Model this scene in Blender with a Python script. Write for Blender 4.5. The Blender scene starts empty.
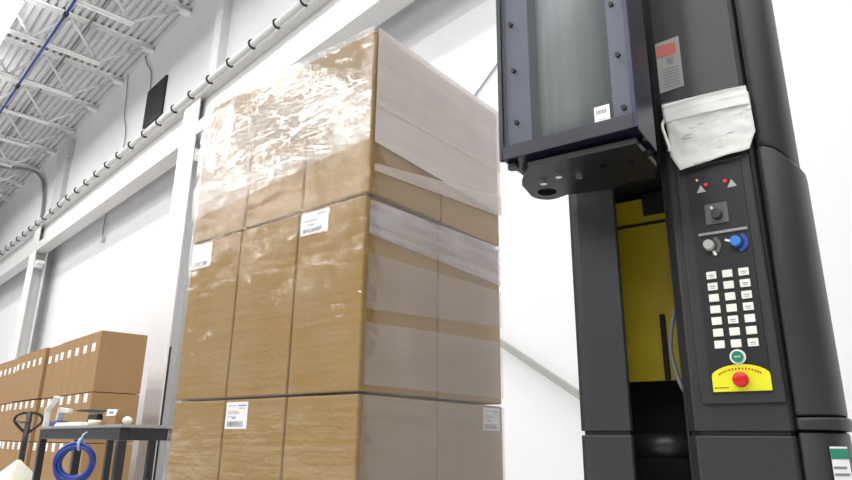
import bpy, bmesh, math, random
from mathutils import Vector, Matrix, noise
random.seed(7)
S = bpy.context.scene
COL = S.collection
R = math.radians

# ------------------------------------------------------------------ camera, world, lights, exposure
cam = bpy.data.cameras.new('camera')
cam.sensor_width = 36.0
cam.lens = 655.7 * 36.0 / 852.0
cam.clip_start = 0.05
cam.clip_end = 200
camo = bpy.data.objects.new('camera', cam)
COL.objects.link(camo)
camo.rotation_mode = 'XYZ'
yaw, pitch, roll = R(47.007), R(17.16), R(0.718)
camo.matrix_world = (Matrix.Translation((0, 0, 0.72)) @ Matrix.Rotation(yaw, 4, 'Z')
                     @ Matrix.Rotation(R(90) + pitch, 4, 'X') @ Matrix.Rotation(roll, 4, 'Z'))
S.camera = camo

w = bpy.data.worlds.new('world')
S.world = w
w.use_nodes = True
w.node_tree.nodes['Background'].inputs[0].default_value = (0.93, 0.96, 1.0, 1)
w.node_tree.nodes['Background'].inputs[1].default_value = 0.55

S.view_settings.view_transform = 'Standard'
S.view_settings.look = 'None'
S.view_settings.gamma = 1
S.view_settings.use_curve_mapping = False
S.view_settings.exposure = -1.25


def lamp(x, y, z, e, sx=1.8, sy=0.42, up=False):
    l = bpy.data.lights.new('hall_lamp', 'AREA')
    l.shape = 'RECTANGLE'
    l.size, l.size_y = sx, sy
    l.energy = e
    l.color = (1.0, 0.985, 0.96)
    o = bpy.data.objects.new('hall_lamp', l)
    o.location = (x, y, z)
    if up:
        o.rotation_euler = (math.pi, 0, 0)
    COL.objects.link(o)


LAMP_X = (-25.5, -21.5, -17.5, -13.5, -9.5, -5.5, -1.5, 2.5, 6.5)  # rightmost column added to brighten the right side of the load
for ly, e in ((1.3, 250), (-1.85, 250), (-5.0, 250), (-8.2, 250), (-11.4, 250), (-14.6, 250)):  # last two rows added for stronger glints on the film
    for lx in LAMP_X:
        lamp(lx, ly, 8.3, e)
        lamp(lx, ly, 8.41, e * 0.22, up=True)      # added lamp turned upward to brighten the roof deck

# ------------------------------------------------------------------ materials
MATS = {}


def srgb(c):
    return tuple(((v / 255) / 12.92 if v / 255 <= 0.04045 else ((v / 255 + 0.055) / 1.055) ** 2.4) for v in c) + (1,)


def mat(name, rgb, rough=0.5, metal=0.0, var=0.06, scale=(8, 8, 8), bump=0.0, bscale=40, emit=0, spec=0.5, coat=0.0):
    """procedural surface: base colour with a soft noise variation and an optional fine bump"""
    if name in MATS:
        return MATS[name]
    m = bpy.data.materials.new(name)
    m.use_nodes = True
    nt = m.node_tree
    b = nt.nodes['Principled BSDF']
    b.inputs['Roughness'].default_value = rough
    b.inputs['Metallic'].default_value = metal
    b.inputs['Specular IOR Level'].default_value = spec
    b.inputs['Coat Weight'].default_value = coat
    c = srgb(rgb)
    tc = nt.nodes.new('ShaderNodeTexCoord')
    mp = nt.nodes.new('ShaderNodeMapping')
    mp.inputs['Scale'].default_value = scale
    nt.links.new(tc.outputs['Object'], mp.inputs['Vector'])
    n = nt.nodes.new('ShaderNodeTexNoise')
    n.inputs['Scale'].default_value = 1.0
    n.inputs['Detail'].default_value = 4
    nt.links.new(mp.outputs[0], n.inputs['Vector'])
    cr = nt.nodes.new('ShaderNodeValToRGB')
    cr.color_ramp.elements[0].position = 0.3
    cr.color_ramp.elements[1].position = 0.7
    cr.color_ramp.elements[0].color = tuple(v * (1 - var) for v in c[:3]) + (1,)
    cr.color_ramp.elements[1].color = tuple(min(1, v * (1 + var)) for v in c[:3]) + (1,)
    nt.links.new(n.outputs['Fac'], cr.inputs[0])
    nt.links.new(cr.outputs[0], b.inputs['Base Color'])
    if bump:
        n2 = nt.nodes.new('ShaderNodeTexNoise')
        n2.inputs['Scale'].default_value = bscale
        nt.links.new(tc.outputs['Object'], n2.inputs['Vector'])
        bp = nt.nodes.new('ShaderNodeBump')
        bp.inputs['Strength'].default_value = bump
        bp.inputs['Distance'].default_value = 0.01
        nt.links.new(n2.outputs['Fac'], bp.inputs['Height'])
        nt.links.new(bp.outputs[0], b.inputs['Normal'])
    if emit:
        b.inputs['Emission Color'].default_value = c
        b.inputs['Emission Strength'].default_value = emit
    MATS[name] = m
    return m


wall_white = mat('wall_white', (220, 220, 223), 0.6, var=0.015, scale=(.6, .6, .6))
steel_white = mat('white_steel', (200, 200, 200), 0.35, var=0.02)
column_white = mat('column_white', (224, 224, 224), 0.4, var=0.02)
deck_metal = mat('deck_metal', (196, 197, 200), 0.5, var=0.06, scale=(.4, 6, 6))
joist_paint = mat('joist_paint', (226, 227, 227), 0.5, var=0.04)
grey_paint = mat('grey_paint', (190, 192, 196), 0.5, var=0.04)
concrete = mat('concrete', (196, 195, 192), 0.45, var=0.08, scale=(1.5, 1.5, 1.5), bump=0.1)
kraft = mat('kraft_board', (146, 114, 52), 0.62, var=0.05, scale=(3, 3, 1.2), bump=0.12, bscale=60)
kraft_far = mat('kraft_board_far', (146, 114, 74), 0.7, var=0.05, scale=(3, 3, 1.2))
label_white = mat('label_white', (238, 238, 240), 0.45, var=0.01)
ink_grey = mat('ink_grey', (128, 132, 140), 0.6)
ink_light = mat('ink_light', (190, 192, 196), 0.6)
ink_dark = mat('ink_dark', (40, 40, 44), 0.6)
black_steel = mat('black_steel', (33, 32, 35), 0.38, var=0.08)
table_edge = mat('table_edge', (150, 150, 152), 0.4, metal=0.3)
black_matte = mat('black_matte', (14, 14, 15), 0.7)
machine_grey = mat('machine_grey', (44, 44, 46), 0.42, var=0.05, bump=0.05, bscale=300)
machine_face = mat('machine_face', (62, 63, 64), 0.26, var=0.04)
panel_black = mat('panel_black', (29, 30, 32), 0.4, var=0.04)
navy = mat('navy_paint', (26, 28, 44), 0.32, var=0.05)
navy_edge = mat('navy_edge', (18, 24, 66), 0.3, var=0.05)
navy_inner = mat('navy_inner', (128, 130, 140), 0.45, var=0.05)
bolt_dark = mat('bolt_dark', (24, 24, 28), 0.35, metal=0.4)
chrome = mat('chrome', (196, 198, 202), 0.22, metal=0.9)
key_white = mat('key_white', (232, 234, 226), 0.5, var=0.02)
yellow_paint = mat('yellow_paint', (178, 158, 22), 0.5, var=0.06)
yellow_plate = mat('yellow_plate', (226, 226, 30), 0.45, var=0.02)
red_plastic = mat('red_plastic', (206, 16, 30), 0.3, var=0.02)
red_ink = mat('red_ink', (196, 70, 30), 0.6)
pink_ink = mat('pink_ink', (196, 108, 106), 0.5)
green_plastic = mat('green_plastic', (34, 132, 104), 0.35, var=0.02)
blue_knob = mat('blue_knob', (52, 128, 216), 0.35, var=0.02)
blue_ring = mat('blue_ring', (38, 74, 158), 0.4)
grey_knob = mat('grey_knob', (176, 178, 172), 0.35, var=0.02)
dark_knob = mat('dark_knob', (58, 58, 56), 0.4)
mid_grey = mat('mid_grey', (98, 99, 98), 0.4)
cable_grey = mat('cable_grey', (92, 97, 102), 0.4)
blue_hose = mat('blue_hose', (26, 54, 136), 0.32, var=0.04)
blue_pipe_m = mat('blue_pipe', (44, 62, 140), 0.4, var=0.04)
paper = mat('paper', (226, 228, 224), 0.55, var=0.03, scale=(14, 14, 14), bump=0.25, bscale=30)
plastic_white = mat('plastic_white', (214, 212, 196), 0.4, var=0.05, bump=0.2, bscale=14)
blue_plastic = mat('blue_plastic', (34, 40, 150), 0.35)
pale_tape = mat('pale_tape', (222, 214, 190), 0.4)
wood = mat('pallet_wood', (176, 142, 98), 0.75, var=0.15, scale=(2, 20, 20))
lamp_white = mat('lamp_white', (255, 252, 246), 0.5, var=0.0, emit=7.0)
led_red = mat('led_red', (220, 20, 50), 0.3, emit=0.6)
led_amber = mat('led_amber', (250, 180, 120), 0.3, emit=0.6)


def two_sided_ior(nt, fr, ior):
    """same reflectance from both sides of a thin sheet"""
    g = nt.nodes.new('ShaderNodeNewGeometry')
    a = nt.nodes.new('ShaderNodeMath'); a.operation = 'MULTIPLY_ADD'
    a.inputs[1].default_value = -2.0
    a.inputs[2].default_value = 1.0
    p = nt.nodes.new('ShaderNodeMath'); p.operation = 'POWER'
    p.inputs[0].default_value = ior
    nt.links.new(g.outputs['Backfacing'], a.inputs[0])
    nt.links.new(a.outputs[0], p.inputs[1])
    nt.links.new(p.outputs[0], fr.inputs[0])


def glass_mat(name, tint, haze, rough=0.06):
    m = bpy.data.materials.new(name)
    m.use_nodes = True
    nt = m.node_tree
    nt.nodes.clear()
    out = nt.nodes.new('ShaderNodeOutputMaterial')
    tr = nt.nodes.new('ShaderNodeBsdfTransparent')
    tr.inputs[0].default_value = srgb(tint)
    df = nt.nodes.new('ShaderNodeBsdfDiffuse')
    df.inputs[0].default_value = (.55, .58, .6, 1)
    gl = nt.nodes.new('ShaderNodeBsdfGlossy')
    gl.inputs['Roughness'].default_value = rough
    m1 = nt.nodes.new('ShaderNodeMixShader')
    m1.inputs[0].default_value = haze
    m2 = nt.nodes.new('ShaderNodeMixShader')
    fr = nt.nodes.new('ShaderNodeFresnel')
    two_sided_ior(nt, fr, 1.25)
    L = nt.links.new
    L(tr.outputs[0], m1.inputs[1]); L(df.outputs[0], m1.inputs[2])
    L(fr.outputs[0], m2.inputs[0]); L(m1.outputs[0], m2.inputs[1]); L(gl.outputs[0], m2.inputs[2])
    L(m2.outputs[0], out.inputs[0])
    return m


pane_mat = glass_mat('window_acrylic', (238, 240, 246), 0.05, 0.3)


def film_mat(name, haze, hvar, tone=(.88, .87, .88), bump=1.0, rough=0.16, spec=1.0, streak=60, ior=1.5):
    """stretch film: transparent sheet, milky where the wraps pile up, glossy, wrinkled along the wrap"""
    m = bpy.data.materials.new(name)
    m.use_nodes = True
    nt = m.node_tree
    nt.nodes.clear()
    N, L = nt.nodes.new, nt.links.new
    out = N('ShaderNodeOutputMaterial')
    uv = N('ShaderNodeTexCoord')

    def nz(scale, rot, detail=4, dist=0.0):
        mp = N('ShaderNodeMapping')
        mp.inputs['Scale'].default_value = scale
        mp.inputs['Rotation'].default_value = (0, 0, R(rot))
        L(uv.outputs['UV'], mp.inputs['Vector'])
        n = N('ShaderNodeTexNoise')
        n.inputs['Scale'].default_value = 1
        n.inputs['Detail'].default_value = detail
        n.inputs['Distortion'].default_value = dist
        L(mp.outputs[0], n.inputs['Vector'])
        return n.outputs['Fac']
    a = nz((2.2, streak, 1), 5)
    b = nz((4.6, 5.5, 1), 0, 2, 0.25)
    c = nz((9, 26, 1), -12, 3)
    # haze
    mr = N('ShaderNodeMapRange')
    mr.inputs['From Min'].default_value = 0.35
    mr.inputs['From Max'].default_value = 0.72
    mr.inputs['To Min'].default_value = max(0, haze - hvar)
    mr.inputs['To Max'].default_value = min(0.97, haze + hvar)
    mx = N('ShaderNodeMath'); mx.operation = 'ADD'
    h1 = N('ShaderNodeMath'); h1.operation = 'MULTIPLY'; h1.inputs[1].default_value = 0.55
    h2 = N('ShaderNodeMath'); h2.operation = 'MULTIPLY'; h2.inputs[1].default_value = 0.45
    L(a, h1.inputs[0]); L(b, h2.inputs[0]); L(h1.outputs[0], mx.inputs[0]); L(h2.outputs[0], mx.inputs[1])
    L(mx.outputs[0], mr.inputs['Value'])
    # bump
    s1 = N('ShaderNodeMath'); s1.operation = 'MULTIPLY'; s1.inputs[1].default_value = 0.055
    s2 = N('ShaderNodeMath'); s2.operation = 'MULTIPLY'; s2.inputs[1].default_value = 0.62
    s3 = N('ShaderNodeMath'); s3.operation = 'MULTIPLY'; s3.inputs[1].default_value = 0.10
    L(a, s1.inputs[0]); L(b, s2.inputs[0]); L(c, s3.inputs[0])
    t1 = N('ShaderNodeMath'); t2 = N('ShaderNodeMath')
    L(s1.outputs[0], t1.inputs[0]); L(s2.outputs[0], t1.inputs[1])
    L(t1.outputs[0], t2.inputs[0]); L(s3.outputs[0], t2.inputs[1])
    bp = N('ShaderNodeBump')
    bp.inputs['Strength'].default_value = bump
    bp.inputs['Distance'].default_value = 0.024
    L(t2.outputs[0], bp.inputs['Height'])
    tr = N('ShaderNodeBsdfTransparent')
    tr.inputs[0].default_value = (.99, .99, .99, 1)
    df = N('ShaderNodeBsdfDiffuse')
    df.inputs[0].default_value = tone + (1,)
    gl = N('ShaderNodeBsdfGlossy')
    gl.inputs['Roughness'].default_value = rough
    gl.inputs[0].default_value = (spec, spec, spec, 1)
    L(bp.outputs[0], gl.inputs['Normal'])
    fr = N('ShaderNodeFresnel'); two_sided_ior(nt, fr, ior)
    m1 = N('ShaderNodeMixShader'); m2 = N('ShaderNodeMixShader')
    L(mr.outputs[0], m1.inputs[0]); L(tr.outputs[0], m1.inputs[1]); L(df.outputs[0], m1.inputs[2])
    L(fr.outputs[0], m2.inputs[0]); L(m1.outputs[0], m2.inputs[1]); L(gl.outputs[0], m2.inputs[2])
    L(m2.outputs[0], out.inputs[0])
    return m


film_clear = film_mat('film_clear', 0.03, 0.06, rough=0.07, ior=1.55)
film_mid = film_mat('film_mid', 0.11, 0.10, tone=(.76, .74, .70), rough=0.06, ior=1.72)
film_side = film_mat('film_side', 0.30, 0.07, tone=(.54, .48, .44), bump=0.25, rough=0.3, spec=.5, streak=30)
film_pale = film_mat('film_pale', 0.42, 0.08, tone=(.84, .78, .75), bump=0.3, rough=0.3, spec=.5, streak=24)
film_milk = film_mat('film_milk', 0.62, 0.06, tone=(.84, .78, .76), bump=0.3, rough=0.3, spec=.5, streak=24)
film_rope_m = film_mat('film_rope', 0.44, 0.26, tone=(.68, .66, .74), bump=0.5, rough=0.25, spec=.5, streak=42)

# ------------------------------------------------------------------ helpers


def box(bm, x0, x1, y0, y1, z0, z1, mi=0):
    v = [bm.verts.new((x, y, z)) for z in (z0, z1) for y in (y0, y1) for x in (x0, x1)]
    for q in ((0, 2, 3, 1), (4, 5, 7, 6), (0, 1, 5, 4), (2, 6, 7, 3), (0, 4, 6, 2), (1, 3, 7, 5)):
        bm.faces.new([v[i] for i in q]).material_index = mi


def prism(bm, pts, z0, z1, mi=0, smooth=False):
    """extrude an outline (x, y) from z0 to z1"""
    lo = [bm.verts.new((x, y, z0)) for x, y in pts]
    hi = [bm.verts.new((x, y, z1)) for x, y in pts]
    bm.faces.new(lo[::-1]).material_index = mi
    bm.faces.new(hi).material_index = mi
    n = len(pts)
    for i in range(n):
        f = bm.faces.new((lo[i], lo[(i + 1) % n], hi[(i + 1) % n], hi[i]))
        f.material_index = mi
        f.smooth = smooth


def prism_y(bm, pts, y0, y1, mi=0):
    """extrude an outline (x, z) from y0 (front) to y1"""
    a = [bm.verts.new((x, y0, z)) for x, z in pts]
    b = [bm.verts.new((x, y1, z)) for x, z in pts]
    bm.faces.new(a).material_index = mi
    bm.faces.new(b[::-1]).material_index = mi
    n = len(pts)
    for i in range(n):
        bm.faces.new((a[i], b[i], b[(i + 1) % n], a[(i + 1) % n])).material_index = mi


def cyl(bm, p0, p1, r, seg=16, mi=0, r1=None, smooth=True):
    p0, p1 = Vector(p0), Vector(p1)
    r1 = r if r1 is None else r1
    d = (p1 - p0).normalized()
    a = d.orthogonal().normalized()
    b = d.cross(a)
    c0 = [bm.verts.new(p0 + (a * math.cos(t) + b * math.sin(t)) * r) for t in [2 * math.pi * i / seg for i in range(seg)]]
    c1 = [bm.verts.new(p1 + (a * math.cos(t) + b * math.sin(t)) * r1) for t in [2 * math.pi * i / seg for i in range(seg)]]
    for i in range(seg):
        f = bm.faces.new((c0[i], c0[(i + 1) % seg], c1[(i + 1) % seg], c1[i]))
        f.smooth = smooth
        f.material_index = mi
    bm.faces.new(c0[::-1]).material_index = mi
    bm.faces.new(c1).material_index = mi


def tube(bm, pts, r, seg=10, mi=0, closed=False):
    pts = [Vector(p) for p in pts]
    n = len(pts)
    rings = []
    up = None
    for i, p in enumerate(pts):
        if closed:
            d = (pts[(i + 1) % n] - pts[i - 1]).normalized()
        else:
            d = (pts[min(i + 1, n - 1)] - pts[max(i - 1, 0)]).normalized()
        a = d.orthogonal().normalized() if up is None else (up - d * up.dot(d)).normalized()
        up = a
        b = d.cross(a)
        rings.append([bm.verts.new(p + (a * math.cos(2 * math.pi * k / seg) + b * math.sin(2 * math.pi * k / seg)) * r) for k in range(seg)])
    for i in range(n if closed else n - 1):
        A, B = rings[i], rings[(i + 1) % n]
        for k in range(seg):
            f = bm.faces.new((A[k], A[(k + 1) % seg], B[(k + 1) % seg], B[k]))
            f.smooth = True
            f.material_index = mi
    if not closed:
        bm.faces.new(rings[0][::-1]).material_index = mi
        bm.faces.new(rings[-1]).material_index = mi


def ball(bm, c, r, mi=0, sc=(1, 1, 1)):
    res = bmesh.ops.create_uvsphere(bm, u_segments=18, v_segments=10, radius=r)
    for v in res['verts']:
        v.co = Vector((v.co.x * sc[0], v.co.y * sc[1], v.co.z * sc[2])) + Vector(c)
        for f in v.link_faces:
            f.smooth = True
            f.material_index = mi


def spline(pts, n=8):
    pts = [Vector(p) for p in pts]
    out = []
    for i in range(len(pts) - 1):
        p0, p1, p2, p3 = pts[max(i - 1, 0)], pts[i], pts[i + 1], pts[min(i + 2, len(pts) - 1)]
        for k in range(n):
            t = k / n
            out.append(0.5 * ((2 * p1) + (p2 - p0) * t + (2 * p0 - 5 * p1 + 4 * p2 - p3) * t * t + (3 * p1 - p0 - 3 * p2 + p3) * t ** 3))
    out.append(pts[-1])
    return out


def mk(name, bm, mats, parent=None, loc=(0, 0, 0), rz=0.0, bevel=0.0, seg=2):
    bmesh.ops.recalc_face_normals(bm, faces=bm.faces)
    me = bpy.data.meshes.new(name)
    bm.to_mesh(me)
    bm.free()
    for m in (mats if isinstance(mats, (list, tuple)) else [mats]):
        me.materials.append(m)
    o = bpy.data.objects.new(name, me)
    COL.objects.link(o)
    o.location = loc
    o.rotation_euler = (0, 0, rz)
    if parent:
        o.parent = parent
    if bevel:
        b = o.modifiers.new('bevel', 'BEVEL')
        b.width = bevel
        b.segments = seg
        b.limit_method = 'ANGLE'
        b.angle_limit = R(40)
    return o


def tag(o, label, cat, group=None, kind=None):
    o['label'] = label
    o['category'] = cat
    if group:
        o['group'] = group
    if kind:
        o['kind'] = kind
    return o


def empty(name, loc, rz=0.0):
    o = bpy.data.objects.new(name, None)
    o.empty_display_size = 0.1
    COL.objects.link(o)
    o.location = loc
    o.rotation_euler = (0, 0, rz)
    return o


def struct(o, label=None):
    o['kind'] = 'structure'
    if label:
        o['label'] = label
    return o


NB = bmesh.new

# ------------------------------------------------------------------ the hall
WY = 4.30          # face of the long wall
bm = NB(); box(bm, -40, 8, -16, WY, -0.1, 0)
struct(mk('floor', bm, concrete), 'grey concrete hall floor')
bm = NB(); box(bm, -40, 8, WY, WY + 0.25, 0, 9.4)
struct(mk('wall_back', bm, wall_white), 'long white painted wall of the hall')

bm = NB()           # fluted roof deck, ribs running along the wall
prof = []
y = WY
while y > -16:
    prof += [(y, 9.22), (y - 0.075, 9.22), (y - 0.095, 9.28), (y - 0.13, 9.28)]
    y -= 0.15
a = [bm.verts.new((-40, p[0], p[1])) for p in prof]
b = [bm.verts.new((8, p[0], p[1])) for p in prof]
for i in range(len(prof) - 1):
    bm.faces.new((a[i], a[i + 1], b[i + 1], b[i]))
t = [bm.verts.new((x, yy, 9.36)) for x, yy in ((-40, WY), (8, WY), (8, -16), (-40, -16))]
bm.faces.new(t)
struct(mk('ceiling', bm, deck_metal), 'white fluted metal roof deck')

# open web joists: top chord, bottom chord, web rods
ORD = ['first', 'second', 'third', 'fourth', 'fifth', 'sixth', 'seventh', 'eighth', 'ninth', 'tenth', 'eleventh', 'twelfth',
       'thirteenth', 'fourteenth', 'fifteenth', 'sixteenth', 'seventeenth', 'eighteenth', 'nineteenth', 'twentieth']
for k in range(11):
    x = -11.85 - 1.92 * k
    j = empty('roof_joist', (x, WY, 8.35))
    struct(j, f'white open web roof joist, {ORD[k]} one in from the right')
    bm = NB()
    for s in (-1, 1):
        box(bm, s * 0.06 - 0.045, s * 0.06 + 0.045, -14, -0.02, 0.86, 0.872)
        box(bm, s * 0.02 - 0.005, s * 0.02 + 0.005, -14, -0.02, 0.79, 0.86)
    box(bm, -0.09, 0.09, -0.3, -0.005, 0.74, 0.79)
    mk('top_chord', bm, joist_paint, j)
    bm = NB()
    for s in (-1, 1):
        box(bm, s * 0.05 - 0.04, s * 0.05 + 0.04, -14, -1.05, 0, 0.01)
        box(bm, s * 0.018 - 0.005, s * 0.018 + 0.005, -14, -1.05, 0.01, 0.07)
    mk('bottom_chord', bm, joist_paint, j)
    bm = NB()
    cyl(bm, (0, -0.18, 0.80), (0, -1.12, 0.03), 0.03, 8)
    yy = -1.12
    while yy > -12:
        cyl(bm, (0, yy, 0.03), (0, yy - 0.62, 0.82), 0.03, 8)
        cyl(bm, (0, yy - 0.62, 0.82), (0, yy - 1.24, 0.03), 0.03, 8)
        yy -= 1.24
    mk('web_rods', bm, joist_paint, j)
bm = NB()
for yy in (2.9, 0.7):
    box(bm, -33, -11.8, yy - 0.02, yy + 0.02, 9.125, 9.135)
    box(bm, -33, -11.8, yy - 0.004, yy + 0.004, 9.085, 9.125)
struct(mk('trim_1', bm, mat('bridging', (120, 118, 112), 0.6)), 'grey bridging angles running between the roof joists')

# steel columns and beam along the wall
for k, (cx, nm) in enumerate(((-9.72, 'behind the black workbench and the wrapped load'), (-19.1, 'at the far left end of the carton stack'))):
    c = empty('steel_column', (cx, 3.75, 0))
    struct(c, f'white H section steel column {nm}')
    bm = NB()
    box(bm, -0.31, 0.31, 0, 0.02, 0.02, 5.33)
    box(bm, -0.012, 0.012, 0.02, 0.26, 0.02, 5.33)
    box(bm, -0.31, 0.31, 0.26, 0.28, 0.02, 5.33)
    mk('column_shaft', bm, column_white, c)
    bm = NB(); box(bm, -0.4, 0.4, -0.06, 0.34, 0, 0.02)
    mk('base_plate', bm, column_white, c)
    bm = NB()
    box(bm, -0.30, 0.30, 0.01, 0.03, 5.552, 6.02)
    box(bm, -0.012, 0.012, 0.03, 0.1, 5.552, 6.02)
    mk('stiffener_plate', bm, steel_white, c)
    bm = NB(); box(bm, 0.33, 0.55, 0.05, 0.2, 4.98, 5.04); box(bm, 0.313, 0.34, 0.03, 0.22, 4.9, 5.1)
    mk('bracket', bm, column_white, c)
bm = NB()
box(bm, -40, 8, 3.75, 4.03, 5.332, 5.55)
box(bm, -40, 8, 3.86, 3.90, 5.55, 6.04)
box(bm, -40, 8, 3.74, 4.0, 6.02, 6.06)
struct(mk('trim_2', bm, steel_white), 'white steel beam carried along the wall by the columns')

# wall pilaster, downpipe
bm = NB(); box(bm, -20.2, -19.35, WY - 0.12, WY, 0, 8.3); box(bm, -20.3, -19.25, WY - 0.18, WY, 8.3, 8.85)
struct(mk('trim_3', bm, grey_paint), 'grey wall pilaster with bracket under the roof, behind the far column')
bm = NB(); box(bm, -10.14, -9.86, WY - 0.16, WY, 0, 9.2)
struct(mk('trim_4', bm, mat('post_grey', (222, 223, 226), .5)), 'grey vertical steel post on the wall, behind the near column')

bm = NB(); box(bm, -9.478, -9.448, 3.785, 3.82, 0, 2.0)  # black strip added for the shade in the column's web recess
tag(mk('recess_shade_strip', bm, black_steel, bevel=0.008), 'black upright strip added as recess shade at the right edge of the white column behind the workbench', 'conduit')

# pipe with clips
p = empty('overhead_pipe', (-6.31, 3.70, 6.11))
tag(p, 'long white pipe held by dark clips along the top of the beam', 'pipe')
bm = NB(); cyl(bm, (-30, 0, 0), (12, 0, 0), 0.052, 14)
mk('pipe_run', bm, steel_white, p)
for k in range(30):
    bm = NB()
    x = -0.665 * (k - 1)
    pts = [(x, 0.062 * math.cos(t), 0.062 * math.sin(t)) for t in [R(100 + 12 * i) for i in range(19)]]
    tube(bm, pts, 0.016, 6)
    o = mk('pipe_clip', bm, black_steel, p)

# ceiling lamp in view
lp = empty('high_bay_lamp', (-13.5, 1.3, 8.3))
tag(lp, 'bright rectangular high bay lamp under the roof at the top left corner', 'lamp')
bm = NB(); box(bm, -1.0, 1.0, -0.26, 0.26, 0.06, 0.10)
mk('housing', bm, steel_white, lp, bevel=0.01)
bm = NB(); prism(bm, [(-0.95, -0.23), (0.95, -0.23), (0.95, 0.23), (-0.95, 0.23)], 0.012, 0.058)
mk('diffuser', bm, lamp_white, lp)
bm = NB()
bm.free()
for s in (-0.8, 0.8):
    bm = NB(); cyl(bm, (s, 0, 0.1), (s, 0, 0.9), 0.006, 6)
    mk('hanging_wire', bm, grey_paint, lp)

# blue air pipe under the joists
p = empty('air_pipe', (-12, 2.19, 8.28))
tag(p, 'thin blue pipe running under the roof joists', 'pipe')
bm = NB(); cyl(bm, (-22, 0, 0), (3, 0, 0), 0.026, 10)
mk('pipe_run', bm, blue_pipe_m, p)
for x in (-0.3, -3.9, -7.5):
    bm = NB(); cyl(bm, (x - 0.06, 0, 0), (x + 0.06, 0, 0), 0.045, 10)
    cyl(bm, (x, 0, 0.03), (x, 0, 0.07), 0.02, 8)
    mk('coupling', bm, ink_dark, p)

# black louvred vent high on the wall
v = empty('wall_vent', (-13.1, WY, 7.12))
tag(v, 'black louvred vent panel high on the white wall', 'vent')
bm = NB(); box(bm, -0.5, 0.5, -0.05, 0, 0, 0.9)
bm2 = NB()
mk('vent_frame', bm, mat('vent_black', (26, 24, 28), 0.55), v, bevel=0.01)
for i in range(9):
    z0 = 0.07 + i * 0.088
    vs = [bm2.verts.new(q) for q in ((-0.45, -0.05, z0 + 0.06), (0.45, -0.05, z0 + 0.06), (0.45, -0.06, z0), (-0.45, -0.06, z0))]
    bm2.faces.new(vs)
    vs = [bm2.verts.new(q) for q in ((-0.45, -0.05, z0 + 0.055), (0.45, -0.05, z0 + 0.055), (0.45, -0.058, z0 - 0.004), (-0.45, -0.058, z0 - 0.004))]
    bm2.faces.new(vs[::-1])
mk('louvres', bm2, mat('vent_slat', (34, 32, 36), 0.5), v)

# cables and conduits on the wall
bm = NB(); tube(bm, spline([(-14.2, WY - .03, 9.2), (-14.0, WY - .03, 8.9), (-13.65, WY - .03, 8.55), (-13.5, WY - .03, 8.04)]), 0.014, 6)
tag(mk('cable', bm, ink_grey), 'loose grey cable dropping from the roof to the black vent', 'cable')
bm = NB(); tube(bm, spline([(-15.3, WY - .03, 9.2), (-15.15, WY - .03, 8.6), (-15.05, WY - .03, 8.0), (-14.75, WY - .03, 7.4), (-14.7, WY - .03, 6.3)]), 0.012, 6)
tag(mk('cable', bm, ink_grey), 'thin grey cable hanging down the wall left of the black vent', 'cable')
bm = NB(); tube(bm, spline([(-25.5, 0.6, 9.0), (-24.0, 2.6, 9.0), (-23.2, 3.9, 9.0), (-22.4, 4.2, 8.6), (-21.65, 4.22, 7.9), (-21.35, 4.24, 7.0), (-21.3, 4.24, 5.2)]), 0.05, 8)
tag(mk('conduit', bm, ink_grey), 'grey conduit bending from the roof down the wall left of the pilaster', 'conduit')
t = empty('pull_switch', (-15.1, WY - 0.06, 4.88))
tag(t, 'small white pull switch hanging on a cord below the beam', 'switch')
bm = NB(); tube(bm, [(0, 0, 0.12), (-0.02, 0, 0.45), (0.0, 0, 0.75)], 0.014, 6)
mk('cord', bm, ink_grey, t)
bm = NB(); ball(bm, (0, 0, 0.05), 0.06, sc=(1, .8, 1.3)); cyl(bm, (0.02, 0, 0.06), (0.02, 0, 0.14), 0.03, 10)
mk('switch_body', bm, steel_white, t)
bm = NB(); tube(bm, [(-5.0, WY - .015, 3.03), (-3.925, WY - .015, 4.005), (-3.658, WY - .015, 4.2), (-2.6, WY - .015, 5.1)], 0.008, 6)
tag(mk('cable', bm, ink_grey), 'thin dark wire slanting across the white wall behind the wrapped load', 'cable')

# slanting rail on the wall between the load and the machine
hr = empty('slanting_rail', (-3.3, WY - 0.1, 1.375))
tag(hr, 'grey rail slanting down the white wall between wrapped load and machine', 'rail')
bm = NB()
d = Vector((-2.9 + 3.634, 0, 1.112 - 1.563)).normalized()
n = Vector((-d.z, 0, d.x))
for s0, s1, t0, t1 in ((-2.0, 2.2, -0.026, 0.026),):
    vs = []
    for yy in (-0.02, 0.02):
        for s_, t_ in ((s0, t0), (s1, t0), (s1, t1), (s0, t1)):
            q = d * s_ + n * t_
            vs.append(bm.verts.new((q.x, yy, q.z - 0.02)))
    for q in ((0, 1, 2, 3), (7, 6, 5, 4), (0, 4, 5, 1), (1, 5, 6, 2), (2, 6, 7, 3), (3, 7, 4, 0)):
        bm.faces.new([vs[i] for i in q])
mk('rail_bar', bm, mat('rail_grey', (150, 150, 146), .55), hr, bevel=0.005)
for s_ in (-1.6, 1.6):
    q = d * s_
    bm = NB(); cyl(bm, (q.x, 0.02, q.z - .02), (q.x, 0.1, q.z - .02), 0.015, 8)
    mk('rail_bracket', bm, grey_paint, hr)


# ------------------------------------------------------------------ cartons
def carton_bm(w_, d_, h_):
    bm = NB()
    box(bm, 0.002, w_ - 0.002, 0.002, d_ - 0.002, 0.0, h_ - 0.003)
    return bm


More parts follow.
